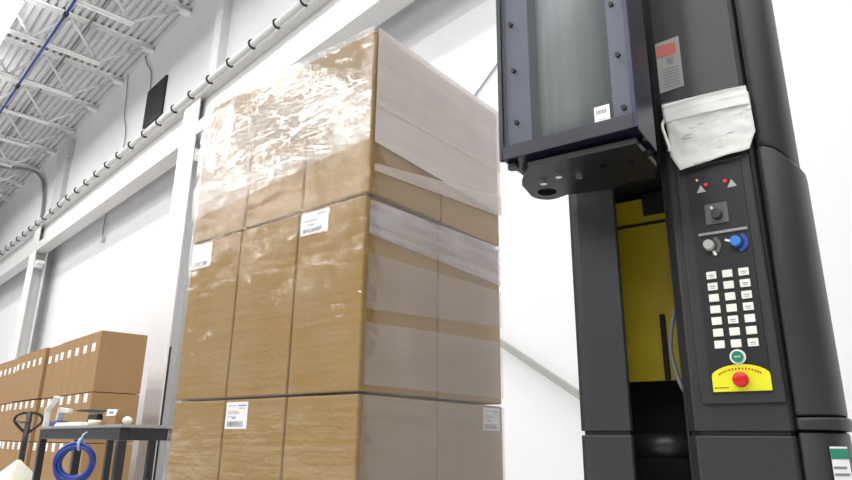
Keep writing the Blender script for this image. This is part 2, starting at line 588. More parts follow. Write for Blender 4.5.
def carton_label(bm, x0, x1, z0, z1, y, fine=True, axis='x'):
    """white shipping label with text lines and a bar code; axis 'x' lies on a front face, 'y' on a right face"""
    def quad(a0, a1, b0, b1, off, mi):
        if axis == 'x':
            vs = [(a0, y - off, b0), (a1, y - off, b0), (a1, y - off, b1), (a0, y - off, b1)]
        else:
            vs = [(y + off, a0, b0), (y + off, a1, b0), (y + off, a1, b1), (y + off, a0, b1)]
        bm.faces.new([bm.verts.new(q) for q in vs]).material_index = mi
    quad(x0, x1, z0, z1, 0.0008, 0)
    W, H = x1 - x0, z1 - z0
    if not fine:
        quad(x0 + W * .15, x1 - W * .15, z0 + H * .12, z0 + H * .3, 0.0014, 1)
        return
    rr = random.Random(int(x0 * 1000) + int(z0 * 977))
    x = x0 + W * .1
    while x < x1 - W * .22:                       # bar code
        bw = rr.choice((.0022, .0034, .005))
        quad(x, min(x + bw, x1 - W * .1), z0 + H * .08, z0 + H * .28, 0.0014, 1)
        x += bw + rr.choice((.0016, .0026))
    for zz, a, b_, m_ in ((.84, .55, .92, 1), (.84, .1, .45, 2), (.74, .6, .86, 2), (.62, .1, .58, 2), (.56, .1, .64, 2), (.44, .1, .5, 2), (.38, .3, .48, 1)):
        quad(x0 + W * a, x0 + W * b_, z0 + H * zz, z0 + H * (zz + .045), 0.0014, m_)


LROT = R(8.28)
E1 = Vector((math.cos(LROT), math.sin(LROT), 0))     # to the right along the load front
E2 = Vector((-math.sin(LROT), math.cos(LROT), 0))    # to the back
P0 = Vector((-1.585, 1.22, 0))                       # near right corner of the load


def LW(a, b, z=0.0):
    return P0 - E1 * a + E2 * b + Vector((0, 0, z))


LAYERS = [(0.232, 0.860, 'bottom'), (0.865, 1.498, 'middle'), (1.503, 2.118, 'top')]
COLS = [(0.003, 0.330, 'right'), (0.334, 0.664, 'centre'), (0.668, 0.995, 'left')]
SHIFT = {'top': 0.0, 'middle': 0.012, 'bottom': 0.010}
WRAP_LABELS = {('middle', 'right'): (0.190, 0.330, 1.405, 1.500), ('middle', 'left'): (0.868, 1.0, 1.385, 1.494),
               ('bottom', 'centre'): (0.540, 0.664, 0.757, 0.852)}
for z0, z1, lname in LAYERS:
    for a0, a1, cname in COLS:
        top = z1 + (0.018 if (lname, cname) == ('top', 'left') else 0)
        sh = SHIFT[lname]
        a0_, a1_ = (a0, a1 + 0.022) if (lname, cname) == ('top', 'left') else (a0 + sh, a1 + sh)
        bm = carton_bm(a1_ - a0_, 0.39, top - z0)
        o = mk('carton', bm, kraft, None, LW(a1_, 0.004, z0), LROT, bevel=0.006)
        where = {'right': 'at the near corner', 'centre': 'in the centre', 'left': 'at the left end'}[cname]
        extra = ', shipping label' if (lname, cname) in WRAP_LABELS else ''
        tag(o, f'kraft carton {where} of wrapped load, {lname} layer{extra}', 'carton', 'cartons of the wrapped pallet load')
        if (lname, cname) in WRAP_LABELS:
            l0, l1, lz0, lz1 = WRAP_LABELS[(lname, cname)]
            l1 = min(l1, a1_ - 0.004)
            bm = NB()
            carton_label(bm, a1_ - l1, a1_ - l0, lz0 - z0, min(lz1, top - 0.012) - z0, 0.002)
            mk('shipping_label', bm, [label_white, ink_grey, ink_light], o)['label'] = 'white shipping label with bar code'
    bm = carton_bm(0.327, 0.40 + SHIFT[lname], z1 - z0)
    o = mk('carton', bm, kraft, None, LW(0.330 + SHIFT[lname], 0.400, z0), LROT, bevel=0.006)
    extra = ', label on side' if lname == 'bottom' else ''
    tag(o, f'kraft carton at back right of wrapped load, {lname} layer{extra}', 'carton', 'cartons of the wrapped pallet load')
    if lname == 'bottom':
        bm = NB()
        carton_label(bm, 0.272, 0.384, 0.765 - z0, 0.848 - z0, 0.327 - 0.002, axis='y')
        mk('shipping_label', bm, [label_white, ink_grey, ink_light], o)['label'] = 'white shipping label with bar code'

# pallet and turntable below the load
pl = empty('wooden_pallet', LW(0.5, 0.4, 0.088), LROT)
tag(pl, 'wooden pallet under the wrapped load of cartons', 'pallet')
bm = NB()
for i in range(7):
    box(bm, -0.52 + i * 0.155, -0.41 + i * 0.155, -0.4, 0.4, 0.122, 0.142)
mk('deck_boards', bm, wood, pl)
bm = NB()
for yy in (-0.38, -0.03, 0.32):
    box(bm, -0.52, 0.63 - 0.11, yy, yy + 0.06, 0.02, 0.122)
mk('stringers', bm, wood, pl)
bm = NB()
for xx in (-0.52, -0.05, 0.42):
    box(bm, xx, xx + 0.1, -0.4, 0.4, 0, 0.02)
mk('base_boards', bm, wood, pl)
bm = NB(); cyl(bm, (0, 0, 0), (0, 0, 0.085), 0.8, 64, smooth=False)
tag(mk('turntable', bm, machine_grey, None, LW(0.5, 0.4, 0), 0, bevel=0.006), 'low dark grey turntable under the wooden pallet', 'turntable')


# ------------------------------------------------------------------ stretch film around the load
def film_strip(bm, path, zlo, zhi, nz=1):
    """ribbon following path [(a, b)] round the load; zlo / zhi are functions of the run 0..1"""
    uvl = bm.loops.layers.uv.verify()
    run = [0.0]
    for i in range(1, len(path)):
        run.append(run[-1] + math.dist(path[i], path[i - 1]))
    T = run[-1]
    rows = []
    for (a_, b_), s_ in zip(path, run):
        lo, hi = zlo(s_ / T), zhi(s_ / T)
        rows.append([(bm.verts.new(LW(a_, b_, lo + (hi - lo) * k / nz) - LW(0, 0)), s_, lo + (hi - lo) * k / nz) for k in range(nz + 1)])
    for i in range(len(rows) - 1):
        for k in range(nz):
            q = (rows[i][k], rows[i][k + 1], rows[i + 1][k + 1], rows[i + 1][k])
            f = bm.faces.new([v_[0] for v_ in q])
            f.smooth = True
            for lp_, v_ in zip(f.loops, q):
                lp_[uvl].uv = (v_[1], v_[2])


def ring_path(off, a_lo=0.0, a_hi=1.0, b_hi=0.799):
    """outline of the load, starting at the back of the left end, running over the front to the back of the right side"""
    pts = [(a_hi + off, b_hi), (a_hi + off, 0.03)]
    for k in range(5):
        t_ = R(90 * k / 4)
        pts.append((a_hi + off - 0.02 + 0.02 * math.cos(t_), 0.02 - off - 0.02 * math.sin(t_)))
    for k in range(1, 10):
        pts.append((a_hi - (a_hi - a_lo) * k / 10, -off))
    for k in range(5):
        t_ = R(90 * k / 4)
        pts.append((a_lo - off + 0.02 - 0.02 * math.sin(t_), 0.02 - off - 0.02 * math.cos(t_)))
    for k in range(1, 9):
        pts.append((a_lo - off, 0.03 + (b_hi - 0.03) * k / 8))
    return pts


def side_path(off, a_start, b_hi=0.799):
    """starts on the front, a_start from the near corner, and runs round the corner over the right side"""
    pts = [(a_start * (1 - k / 4), -off) for k in range(4) if a_start > 0.03]
    pts.append((-off, 0.014))
    for k in range(1, 9):
        pts.append((-off, 0.03 + (b_hi - 0.03) * k / 8))
    return pts


def front_path(off, a0, a1):
    return [(a1 + (a0 - a1) * k / 10, -off) for k in range(11)]


fr_ = empty('stretch_film', LW(0, 0, 0))
tag(fr_, 'clear stretch film wound round the pallet load of kraft cartons', 'film')
C_ = lambda v_: (lambda s_: v_)
LIN = lambda a_, b_: (lambda s_: a_ + (b_ - a_) * s_)
bm = NB()
film_strip(bm, ring_path(0.004, a_hi=1.02), C_(0.233), LIN(2.135, 2.123), 14)
mk('film_sheet', bm, film_clear, fr_)


def band(path, lo, hi, m_, nm='film_band'):
    bm = NB()
    film_strip(bm, path, lo, hi, 3)
    mk(nm, bm, m_, fr_)


band(front_path(0.006, 0.0, 1.03), LIN(1.60, 1.69), LIN(2.136, 2.122), film_mid)
band(front_path(0.008, 0.0, 1.03), LIN(1.80, 1.80), LIN(2.02, 1.965), film_mid)
band(front_path(0.010, 0.0, 1.03), LIN(1.66, 1.70), LIN(1.745, 1.755), film_mid)
band(side_path(0.006, 0.0), LIN(1.68, 1.64), C_(2.122), film_milk)
band(side_path(0.008, 0.0), LIN(1.815, 1.83), C_(2.121), film_pale)
band(side_path(0.010, 0.0), LIN(1.575, 1.63), LIN(1.60, 1.72), film_pale)
band(side_path(-0.003, 0.0), LIN(1.36, 1.335), LIN(1.475, 1.50), film_rope_m, 'film_rope')
band(side_path(-0.003, 0.0), LIN(1.115, 1.165), LIN(1.295, 1.31), film_side)
band(side_path(-0.003, 0.0), C_(0.885), LIN(1.075, 1.105), film_side)
band(side_path(-0.003, 0.0), C_(0.233), C_(0.852), film_side)

# ------------------------------------------------------------------ far stack of cartons by the wall
FX0, FW = -8.32, 0.322
ROWS = [(1.238, 1.955, 'top'), (0.668, 1.233, 'middle'), (0.10, 0.663, 'lowest')]
protos = {}
x = FX0
for k in range(18):
    if k in (5, 7, 12):
        x -= 0.035
    jz = (0.0, 0.004, 0.010, 0.002)[(k >= 5) + (k >= 7) + (k >= 12)]
    jy = (0.0, 0.03, -0.01, 0.02)[(k >= 5) + (k >= 7) + (k >= 12)]
    for z0, z1, rn in ROWS:
        if rn not in protos:
            bm = carton_bm(FW - 0.002, 0.55, z1 - z0)
            o = mk('carton', bm, kraft_far, None, (0, 0, 0), 0, bevel=0.006)
            bm = NB()
            lz = {'top': 1.72, 'middle': 1.125, 'lowest': 0.555}[rn] - z0
            carton_label(bm, 0.045, 0.175, lz, lz + 0.10, 0.002, fine=False)
            l = mk('box_label', bm, [label_white, ink_light], o)
            protos[rn] = o
        else:
            o = protos[rn].copy()
            COL.objects.link(o)
            for ch in protos[rn].children:
                c = ch.copy()
                COL.objects.link(c)
                c.parent = o
        o.location = (x - FW, 2.5 + jy, z0 + (jz if rn == 'top' else 0))
        tag(o, f'brown carton in {rn} row of far stack, {ORD[k]} from its right end', 'carton', 'cartons stacked along the wall')
    x -= FW
skid = empty('wooden_skid', (-11.2, 2.78, 0))
tag(skid, 'wooden skid under the far stack of cartons', 'skid')
bm = NB()
for i in range(9):
    box(bm, -2.95 + i * 0.69, -2.6 + i * 0.69, -0.28, 0.27, 0.075, 0.098)
mk('deck_boards', bm, wood, skid)
bm = NB()
for yy in (-0.27, 0.2):
    box(bm, -2.95, 2.87, yy, yy + 0.06, 0, 0.075)
mk('stringers', bm, wood, skid)

# ------------------------------------------------------------------ black workbench
TZ = 0.803
tb = empty('workbench', (-5.135, 1.75, 0))
tag(tb, 'black steel workbench with thin grey edged top, in front of the far cartons', 'workbench')
bm = NB(); box(bm, -0.90, 0.90, -0.285, 0.285, TZ - 0.018, TZ)
mk('tabletop', bm, table_edge, tb, bevel=0.002)
bm = NB()
for y0 in (-0.28, 0.23):
    box(bm, -0.885, 0.885, y0, y0 + 0.05, TZ - 0.092, TZ - 0.02)
for x0 in (-0.885, 0.835):
    box(bm, x0, x0 + 0.05, -0.23, 0.23, TZ - 0.092, TZ - 0.02)
mk('frame', bm, black_steel, tb, bevel=0.004)
for xx in (-0.86, 0.03, 0.86):
    for yy in (-0.255, 0.255):
        bm = NB(); box(bm, xx - 0.025, xx + 0.025, yy - 0.024, yy + 0.024, 0, TZ - 0.093)
        mk('leg', bm, black_steel, tb, bevel=0.003)

# blue hose hung from the front rail
hs = empty('hose_coil', (-4.52, 1.325, 0.41), R(58))
tag(hs, 'blue hose coiled and tied, hanging from the front of the workbench', 'hose')
bm = NB()
pts = []
turns = 7
for i in range(turns * 40 + 1):
    t_ = 2 * math.pi * i / 40
    k = i / 40
    rr = 0.096 + 0.011 * math.sin(k * 2.1) + 0.007 * noise.noise((k * 1.7, 0, 0))
    pts.append((rr * math.sin(t_), 0.0 + 0.020 * math.cos(k * 2.399), 0.165 + rr * 1.02 * math.cos(t_) + 0.012 * math.sin(k * 1.3)))
tube(bm, pts, 0.0105, 8)
mk('hose_loops', bm, blue_hose, hs)
bm = NB()
tube(bm, [(0.012 + 0.0, 0.035 * math.cos(t_), 0.275 + 0.032 * math.sin(t_)) for t_ in [R(30 * i) for i in range(12)]], 0.009, 6, closed=True)
tube(bm, [(0.012, 0.0, 0.30), (0.012, 0.03, 0.33), (0.012, 0.10, 0.345)], 0.006, 6)
mk('tie_strap', bm, mat('tie_strap', (150, 178, 200), 0.5), hs)

# things on the bench
dp = empty('tape_dispenser', (-5.88, 1.56, TZ + 0.001))
tag(dp, 'blue based tape dispenser with pale grip at the left end of the workbench', 'dispenser')
bm = NB(); box(bm, -0.12, 0.12, -0.04, 0.04, 0, 0.042)
mk('base', bm, blue_plastic, dp, bevel=0.012)
bm = NB(); prism_y(bm, [(-0.05, 0.043), (0.0, 0.043), (0.01, 0.105), (0.24, 0.098), (0.25, 0.128), (-0.03, 0.148)], -0.02, 0.02)
mk('grip', bm, mat('grip_grey', (196, 204, 202), 0.4), dp, bevel=0.006)
hl = empty('paper_strip', (-5.98, 1.50, TZ + 0.001))
tag(hl, 'bent white paper strip standing at the left end of the workbench', 'strip')
bm = NB()
path = [(-0.03, 0.0), (-0.04, 0.135), (0.10, 0.185), (0.16, 0.225)]
for i in range(3):
    (x0, z0), (x1, z1) = path[i], path[i + 1]
    nn = Vector((-(z1 - z0), 0, x1 - x0)).normalized() * 0.006
    vs = [bm.verts.new(q) for yy in (-0.02, 0.02) for q in ((x0 - nn.x, yy, z0 - nn.z), (x1 - nn.x, yy, z1 - nn.z), (x1 + nn.x, yy, z1 + nn.z), (x0 + nn.x, yy, z0 + nn.z))]
    for q in ((0, 1, 2, 3), (7, 6, 5, 4), (0, 4, 5, 1), (1, 5, 6, 2), (2, 6, 7, 3), (3, 7, 4, 0)):
        bm.faces.new([vs[i_] for i_ in q])
mk('folded_strip', bm, paper, hl)
bm = NB()
for i in range(5):
    box(bm, -0.31 + 0.012 * i, 0.29 - 0.01 * i, -0.06, 0.07, 0.005 * i, 0.005 * i + 0.0048)
tag(mk('paper_stack', bm, paper, None, (-5.34, 1.535, TZ + 0.001), R(2)), 'flat stack of white papers in the middle of the workbench', 'paper')
hg = empty('hand_stapler', (-5.36, 1.66, TZ + 0.001))
tag(hg, 'long black carton stapler standing behind the papers on the workbench', 'stapler')
bm = NB(); box(bm, -0.08, 0.13, -0.03, 0.03, 0, 0.088)
mk('base', bm, black_matte, hg, bevel=0.008)
bm = NB(); prism_y(bm, [(-0.42, 0.116), (0.24, 0.089), (0.26, 0.112), (0.02, 0.125), (-0.42, 0.130)], -0.02, 0.02)
mk('handle', bm, black_steel, hg, bevel=0.004)
bm = NB()
cyl(bm, (0, 0, 0), (0, 0, 0.036), 0.042, 28)
cyl(bm, (0, 0, 0.036), (0, 0, 0.0365), 0.026, 20)
tag(mk('tape_roll', bm, pale_tape, None, (-4.93, 1.53, TZ + 0.001), R(10)), 'pale roll of tape lying by the papers on the workbench', 'tape')
ob = empty('open_carton', (-4.86, 1.64, TZ + 0.001))
tag(ob, 'small open carton with white label near the right end of the workbench', 'carton')
bm = NB()
for q in ((-0.11, 0.14, -0.05, -0.046), (-0.11, 0.14, 0.046, 0.05), (-0.11, -0.106, -0.046, 0.046), (0.136, 0.14, -0.046, 0.046)):
    box(bm, q[0], q[1], q[2], q[3], 0.0, 0.062)
box(bm, -0.11, 0.14, -0.05, 0.05, 0, 0.004)
mk('tray', bm, kraft_far, ob)
bm = NB(); prism_y(bm, [(-0.115, 0.063), (-0.06, 0.063), (-0.07, 0.10), (-0.13, 0.075)], -0.05, 0.05)
mk('flap', bm, kraft_far, ob)
bm = NB(); prism_y(bm, [(-0.04, 0.063), (0.135, 0.063), (0.17, 0.102), (-0.03, 0.108)], -0.054, -0.0505)
prism_y(bm, [(0.015, 0.078), (0.10, 0.077), (0.105, 0.09), (0.02, 0.092)], -0.0552, -0.0542, 1)
mk('box_label', bm, [label_white, ink_grey], ob)
bm = NB(); ball(bm, (0, 0, 0.026), 0.03, sc=(1, 1, .85))
tag(mk('twine_ball', bm, paper, None, (-4.44, 1.57, TZ + 0.001)), 'small white ball lying near the right corner of the workbench', 'ball')

# ------------------------------------------------------------------ pallet jack behind the bench
pj = empty('pallet_jack', (-7.0, 1.60, 0), R(77))
tag(pj, 'black pallet jack with upright loop handle left of the workbench', 'pallet jack')
loop = []
for i in range(40):
    t_ = 2 * math.pi * i / 40
    hx = 0.15 * math.sin(t_) * (1.0 if math.cos(t_) > -0.2 else (1 - 0.55 * (-0.2 - math.cos(t_)) / 0.8))
    hz = 0.88 + (0.060 * math.cos(t_) if math.cos(t_) > 0 else 0.120 * math.cos(t_))
    hx = 0.74 * math.copysign(min(abs(hx), 0.15), hx)
    loop.append((hx, 0, hz))
bm = NB(); tube(bm, loop, 0.013, 8, closed=True)
mk('loop_handle', bm, black_steel, pj)
bm = NB(); cyl(bm, (0, 0, 0.32), (0, 0, 0.945), 0.026, 12)
mk('shaft', bm, black_steel, pj)
bm = NB(); tube(bm, [(0, -0.02, 0.86), (-0.05, -0.03, 0.85), (-0.1, -0.035, 0.865)], 0.010, 8)
mk('lever', bm, mid_grey, pj)
bm = NB(); cyl(bm, (0, 0.02, 0.1), (0, 0.02, 0.36), 0.07, 20); box(bm, -0.17, 0.17, 0.06, 0.22, 0.08, 0.3)
mk('pump_body', bm, black_steel, pj, bevel=0.008)
for s in (-1, 1):
    bm = NB(); box(bm, s * 0.19 - 0.08, s * 0.19 + 0.08, 0.18, 0.72, 0.06, 0.11)
    mk('fork', bm, black_steel, pj, bevel=0.006)
    bm = NB(); cyl(bm, (s * 0.07 - 0.03, 0.02, 0.09), (s * 0.07 + 0.03, 0.02, 0.09), 0.09, 20)
    mk('wheel', bm, black_matte, pj)

# white sack slumped in front of the pallet jack
bm = NB()
NU, NV = 28, 14
rows = []
for j in range(NV + 1):
    t_ = j / NV
    row = []
    for i in range(NU):
        a_ = 2 * math.pi * i / NU
        sq = 1 / max(abs(math.cos(a_)), abs(math.sin(a_))) ** 0.65
        rad = min(0.26, 0.52 * (1 - t_) + 0.012) * sq
        px, py = 0.62 * rad * math.cos(a_ + .3), rad * math.sin(a_ + .3)
        pz = 0.545 * t_
        n_ = noise.noise((px * 5, py * 5, pz * 5)) * 0.03 * (1 - t_) + noise.noise((px * 14, py * 14, pz * 9)) * 0.008
        row.append(bm.verts.new((px * (1 + n_ * 3), py * (1 + n_ * 3), pz)))
    rows.append(row)
for j in range(NV):
    for i in range(NU):
        f = bm.faces.new((rows[j][i], rows[j][(i + 1) % NU], rows[j + 1][(i + 1) % NU], rows[j + 1][i]))
        f.smooth = True
bm.faces.new(rows[0][::-1]); bm.faces.new(rows[-1])
sk = mk('white_sack', bm, plastic_white, None, (-6.38, 1.44, 0))
tag(sk, 'slumped white plastic sack on the floor in front of the pallet jack', 'sack')


# ------------------------------------------------------------------ stretch wrapping machine
MROT = R(12)
MX = Vector((math.cos(MROT), math.sin(MROT), 0))
MY = Vector((-math.sin(MROT), math.cos(MROT), 0))
MO = Vector((-0.609, 1.515, 0))
mc = empty('wrapping_machine', MO, MROT)
tag(mc, 'dark grey stretch wrapping machine with film carriage and control panel, right of the load', 'machine')

left_prof = [(-0.245, 0.0), (-0.245, 0.02), (-0.350, 0.02), (-0.350, 0.35), (-0.374, 0.35), (-0.378, 0.03), (-0.374, 0.012), (-0.362, 0.003), (-0.345, 0.0)]
cover_prof = [(0.106, 0.0), (0.110, -0.008), (0.125, -0.010), (0.145, -0.004), (0.160, 0.006), (0.172, 0.020), (0.182, 0.042), (0.187, 0.075), (0.187, 0.11), (0.180, 0.22), (0.166, 0.35), (0.106, 0.35)]
pil_prof = [(-0.12, 0.030), (-0.100, 0.002), (-0.094, 0.0), (0.092, 0.0), (0.098, 0.003), (0.103, 0.010), (0.103, 0.35), (-0.12, 0.35)]
off = lambda pts, d_: [(x_ + (d_ if y_ < .34 else 0) * (1 if x_ > .15 else 0), y_ - (d_ if y_ < .2 else 0)) for x_, y_ in pts]

for z0, z1 in ((0.05, 0.742), (0.752, 2.5)):
    nm = 'lower_' if z0 < .5 else 'upper_'
    bm = NB(); prism(bm, left_prof, z0, z1); mk(nm + 'side_panel', bm, machine_grey, mc, bevel=0.003)
    bm = NB(); prism(bm, pil_prof, z0, z1); mk(nm + 'pillar', bm, machine_grey if z0 < .5 else machine_grey, mc, bevel=0.003)
def seam_drop(co):
    t_ = max(0, min(1, (co.x - 0.12) / 0.06))
    return 0.055 * t_ * t_ + 0.12 * max(0, co.y - 0.05)


for nm, pr, z0, z1 in (('lower_cover', off(cover_prof, 0.004), 0.05, 0.750), ('middle_cover', off(cover_prof, 0.006), 0.782, 1.372), ('upper_cover', cover_prof, 1.382, 2.5)):
    bm = NB(); prism(bm, pr, z0, z1, smooth=True)
    for v_ in bm.verts:
        if 1.3 < v_.co.z < 1.5:
            v_.co.z += 0.022 - seam_drop(v_.co)
        if nm == 'upper_cover':
            v_.co.x -= 0.005 * max(0, min(1, (v_.co.x - 0.13) / 0.05))
    o = mk(nm, bm, machine_grey, mc, bevel=0.006, seg=3)
bm = NB()
prism(bm, [(-0.116, 0.034), (-0.09, 0.006), (0.09, 0.006), (0.099, 0.014), (0.099, 0.345), (-0.116, 0.345)], 0.7421, 0.7519)
prism(bm, [(-0.25, 0.006), (-0.25, 0.018), (-0.354, 0.018), (-0.354, 0.345), (-0.37, 0.345), (-0.372, 0.03), (-0.36, 0.009), (-0.345, 0.006)], 0.7421, 0.7519)
mk('seam_filler', bm, black_matte, mc)  # dark filler added so no bright wall shows through the seam
bm = NB(); prism(bm, off(cover_prof, 0.012), 0.754, 0.779, smooth=True)
mk('cover_ring', bm, machine_grey, mc, bevel=0.004)
bm = NB(); prism(bm, off(cover_prof, -0.003), 1.3735, 1.381, smooth=True)
for v_ in bm.verts:
    v_.co.z += 0.022 - seam_drop(v_.co)
mk('cover_seam', bm, black_matte, mc)
# upper glossy face on the pillar
bm = NB(); box(bm, -0.098, 0.090, -0.004, -0.0005, 1.44, 2.48)
mk('front_plate', bm, machine_face, mc, bevel=0.001)
# mast cavity
bm = NB()
box(bm, -0.349, -0.122, 0.32, 0.35, 0.06, 2.45)
box(bm, -0.349, -0.122, 0.022, 0.32, 0.05, 0.06)
box(bm, -0.349, -0.122, 0.022, 0.32, 1.42, 1.44)  # unseen lid added to darken the cavity
box(bm, -0.349, -0.345, 0.022, 0.32, 0.06, 2.45)
box(bm, -0.126, -0.1205, 0.035, 0.32, 0.06, 2.45)
mk('mast_cavity', bm, black_matte, mc)
bm = NB(); box(bm, -0.344, -0.128, 0.20, 0.21, 0.884, 1.40)
mk('inner_mast', bm, yellow_paint, mc)
for bx_ in ((-0.344, -0.128, 0.194, 0.199, 1.318, 1.326), (-0.225, -0.128, 0.19, 0.199, 1.345, 1.41), (-0.205, -0.193, 0.186, 0.199, 0.884, 1.058)):
    bm = NB(); box(bm, *bx_)
    mk('mast_strap', bm, black_matte, mc, bevel=0.001)
bm = NB(); cyl(bm, (-0.33, 0.14, 0.72), (-0.13, 0.14, 0.72), 0.03, 16)
mk('drive_roller', bm, panel_black, mc)
bm = NB(); tube(bm, spline([(-0.120, 0.05, 1.06), (-0.138, 0.05, 1.01), (-0.148, 0.05, 0.95), (-0.143, 0.05, 0.90), (-0.130, 0.045, 0.855), (-0.114, 0.04, 0.83)]), 0.0055, 8)
mk('loose_cable', bm, cable_grey, mc)
bm = NB(); box(bm, -0.40, 0.20, -0.04, 0.40, 0.0, 0.048)
mk('foot_plate', bm, machine_grey, mc, bevel=0.006)
# side slot sticker on the lower cover
bm = NB()
prof = [(0.156, -0.0055), (0.170, 0.006), (0.1845, 0.0255)]
def cover_strip(bm, z0, z1, o_, mi, t0=0.0, t1=1.0):
    def at(t_):
        s_ = t_ * 2
        i_ = min(int(s_), 1)
        f_ = s_ - i_
        a_, b_ = prof[i_], prof[i_ + 1]
        return (a_[0] + (b_[0] - a_[0]) * f_ + o_ * .5, a_[1] + (b_[1] - a_[1]) * f_ - o_)
    ts = [t0, (t0 + t1) / 2, t1]
    for i_ in range(2):
        p_, q_ = at(ts[i_]), at(ts[i_ + 1])
        bm.faces.new([bm.verts.new(v_) for v_ in ((p_[0], p_[1], z0), (q_[0], q_[1], z0), (q_[0], q_[1], z1), (p_[0], p_[1], z1))]).material_index = mi
cover_strip(bm, 0.585, 0.722, 0.004, 0)
cover_strip(bm, 0.698, 0.718, 0.005, 1)
for i in range(8):
    cover_strip(bm, 0.588 + i * 0.013, 0.593 + i * 0.013, 0.005, 2, 0.05, 0.9 - 0.1 * (i % 3))
mk('sticker', bm, [label_white, green_plastic, ink_grey], mc)['label'] = 'white sticker with green header'

# warning label behind the carriage
bm = NB()
def pq(bm, u0, u1, z0, z1, v_, mi=0, sk_=0.0):
    """thin plate facing the viewer"""
    bm.faces.new([bm.verts.new(q) for q in ((u0, v_, z0), (u1, v_, z0 + sk_), (u1, v_, z1 + sk_), (u0, v_, z1))]).material_index = mi
pq(bm, -0.0975, -0.036, 1.603, 1.752, -0.0052, 0, 0.004)
pq(bm, -0.0965, -0.045, 1.706, 1.742, -0.0058, 1)
for i in range(7):
    pq(bm, -0.086, -0.044, 1.615 + i * 0.0085, 1.618 + i * 0.0085, -0.0058, 2)
pq(bm, -0.072, -0.056, 1.68, 1.698, -0.0058, 2)
mk('warning_label', bm, [mat('label_dim', (158, 160, 156), .5), pink_ink, ink_grey], mc)['label'] = 'pale warning label with a red header band'

# control panel
cp = NB()
prism_y(cp, [(-0.080, 0.812), (0.092, 0.812), (0.088, 1.385), (-0.084, 1.385)], -0.012, -0.0005)
cpo = mk('control_panel', cp, machine_grey, mc, (0.0028, 0, -0.003), bevel=0.006)
bm = NB(); box(bm, -0.056, 0.068, -0.0145, -0.0122, 0.834, 1.375)
mk('face_plate', bm, panel_black, cpo, bevel=0.001)
FV = -0.0146
for r_ in range(7):
    for c_ in range(3):
        bm = NB()
        u_, z_ = -0.026 + 0.0345 * c_, 1.102 - 0.0267 * r_
        box(bm, u_ - 0.0108, u_ + 0.0108, FV - 0.004, FV, z_ - 0.0088, z_ + 0.0088)
        if (r_, c_) in ((0, 0), (0, 2), (1, 0), (1, 2), (2, 2), (3, 2), (4, 1), (6, 2)):
            pq(bm, u_ - 0.006, u_ + 0.006, z_ - 0.001, z_ + 0.001, FV - 0.0042, 1)
            pq(bm, u_ - 0.004, u_ + 0.005, z_ - 0.005, z_ - 0.0035, FV - 0.0042, 1)
        mk('key', bm, [key_white, ink_grey if (r_, c_) != (1, 2) else green_plastic], cpo, bevel=0.0012)
# start button
bm = NB()
cyl(bm, (0.0085, FV, 0.912), (0.0085, FV - 0.005, 0.912), 0.0165, 28)
cyl(bm, (0.0085, FV - 0.005, 0.912), (0.0085, FV - 0.009, 0.912), 0.0122, 28, 1)
pq(bm, 0.0025, 0.0145, 0.9105, 0.9135, FV - 0.0093, 2)
mk('green_button', bm, [key_white, green_plastic, ink_light], cpo)['label'] = 'round green button in a white ring'
# emergency stop
bm = NB()
pts = [(-0.050, 0.838)] + [(0.009 + 0.066 * math.cos(t_), 0.860 + 0.036 * math.sin(t_)) for t_ in [R(180 - 10 * i) for i in range(19)]] + [(0.068, 0.838)]
pts = [(max(-0.050, min(0.068, a_)), b_) for a_, b_ in pts]
uniq = []
for q in pts:
    if not uniq or math.dist(uniq[-1], q) > 0.0015:
        uniq.append(q)
prism_y(bm, uniq, FV - 0.003, FV)
for i in range(15):            # arc of small red lettering, too small to read
    t_ = R(146 - 8 * i)
    cu, cz = 0.008 + 0.050 * math.cos(t_), 0.862 + 0.0245 * math.sin(t_)
    pq(bm, cu - 0.0018, cu + 0.0018, cz - 0.0022, cz + 0.0022, FV - 0.0034, 1)
for i in range(6):
    pq(bm, -0.046 + i * 0.005, -0.0425 + i * 0.005, 0.845, 0.8475, FV - 0.0034, 2)
mk('stop_plate', bm, [yellow_plate, red_ink, ink_dark], cpo)['label'] = 'yellow arched plate with small red lettering'
bm = NB()
cyl(bm, (0.0105, FV - 0.003, 0.8615), (0.0105, FV - 0.014, 0.8615), 0.010, 20, 0)
cyl(bm, (0.0105, FV - 0.014, 0.8615), (0.0105, FV - 0.024, 0.8615), 0.0165, 28, 0, r1=0.0155)
ball(bm, (0.0105, FV - 0.024, 0.8615), 0.0155, 0, (1, .35, 1))
mk('stop_button', bm, red_plastic, cpo)['label'] = 'red mushroom emergency button'
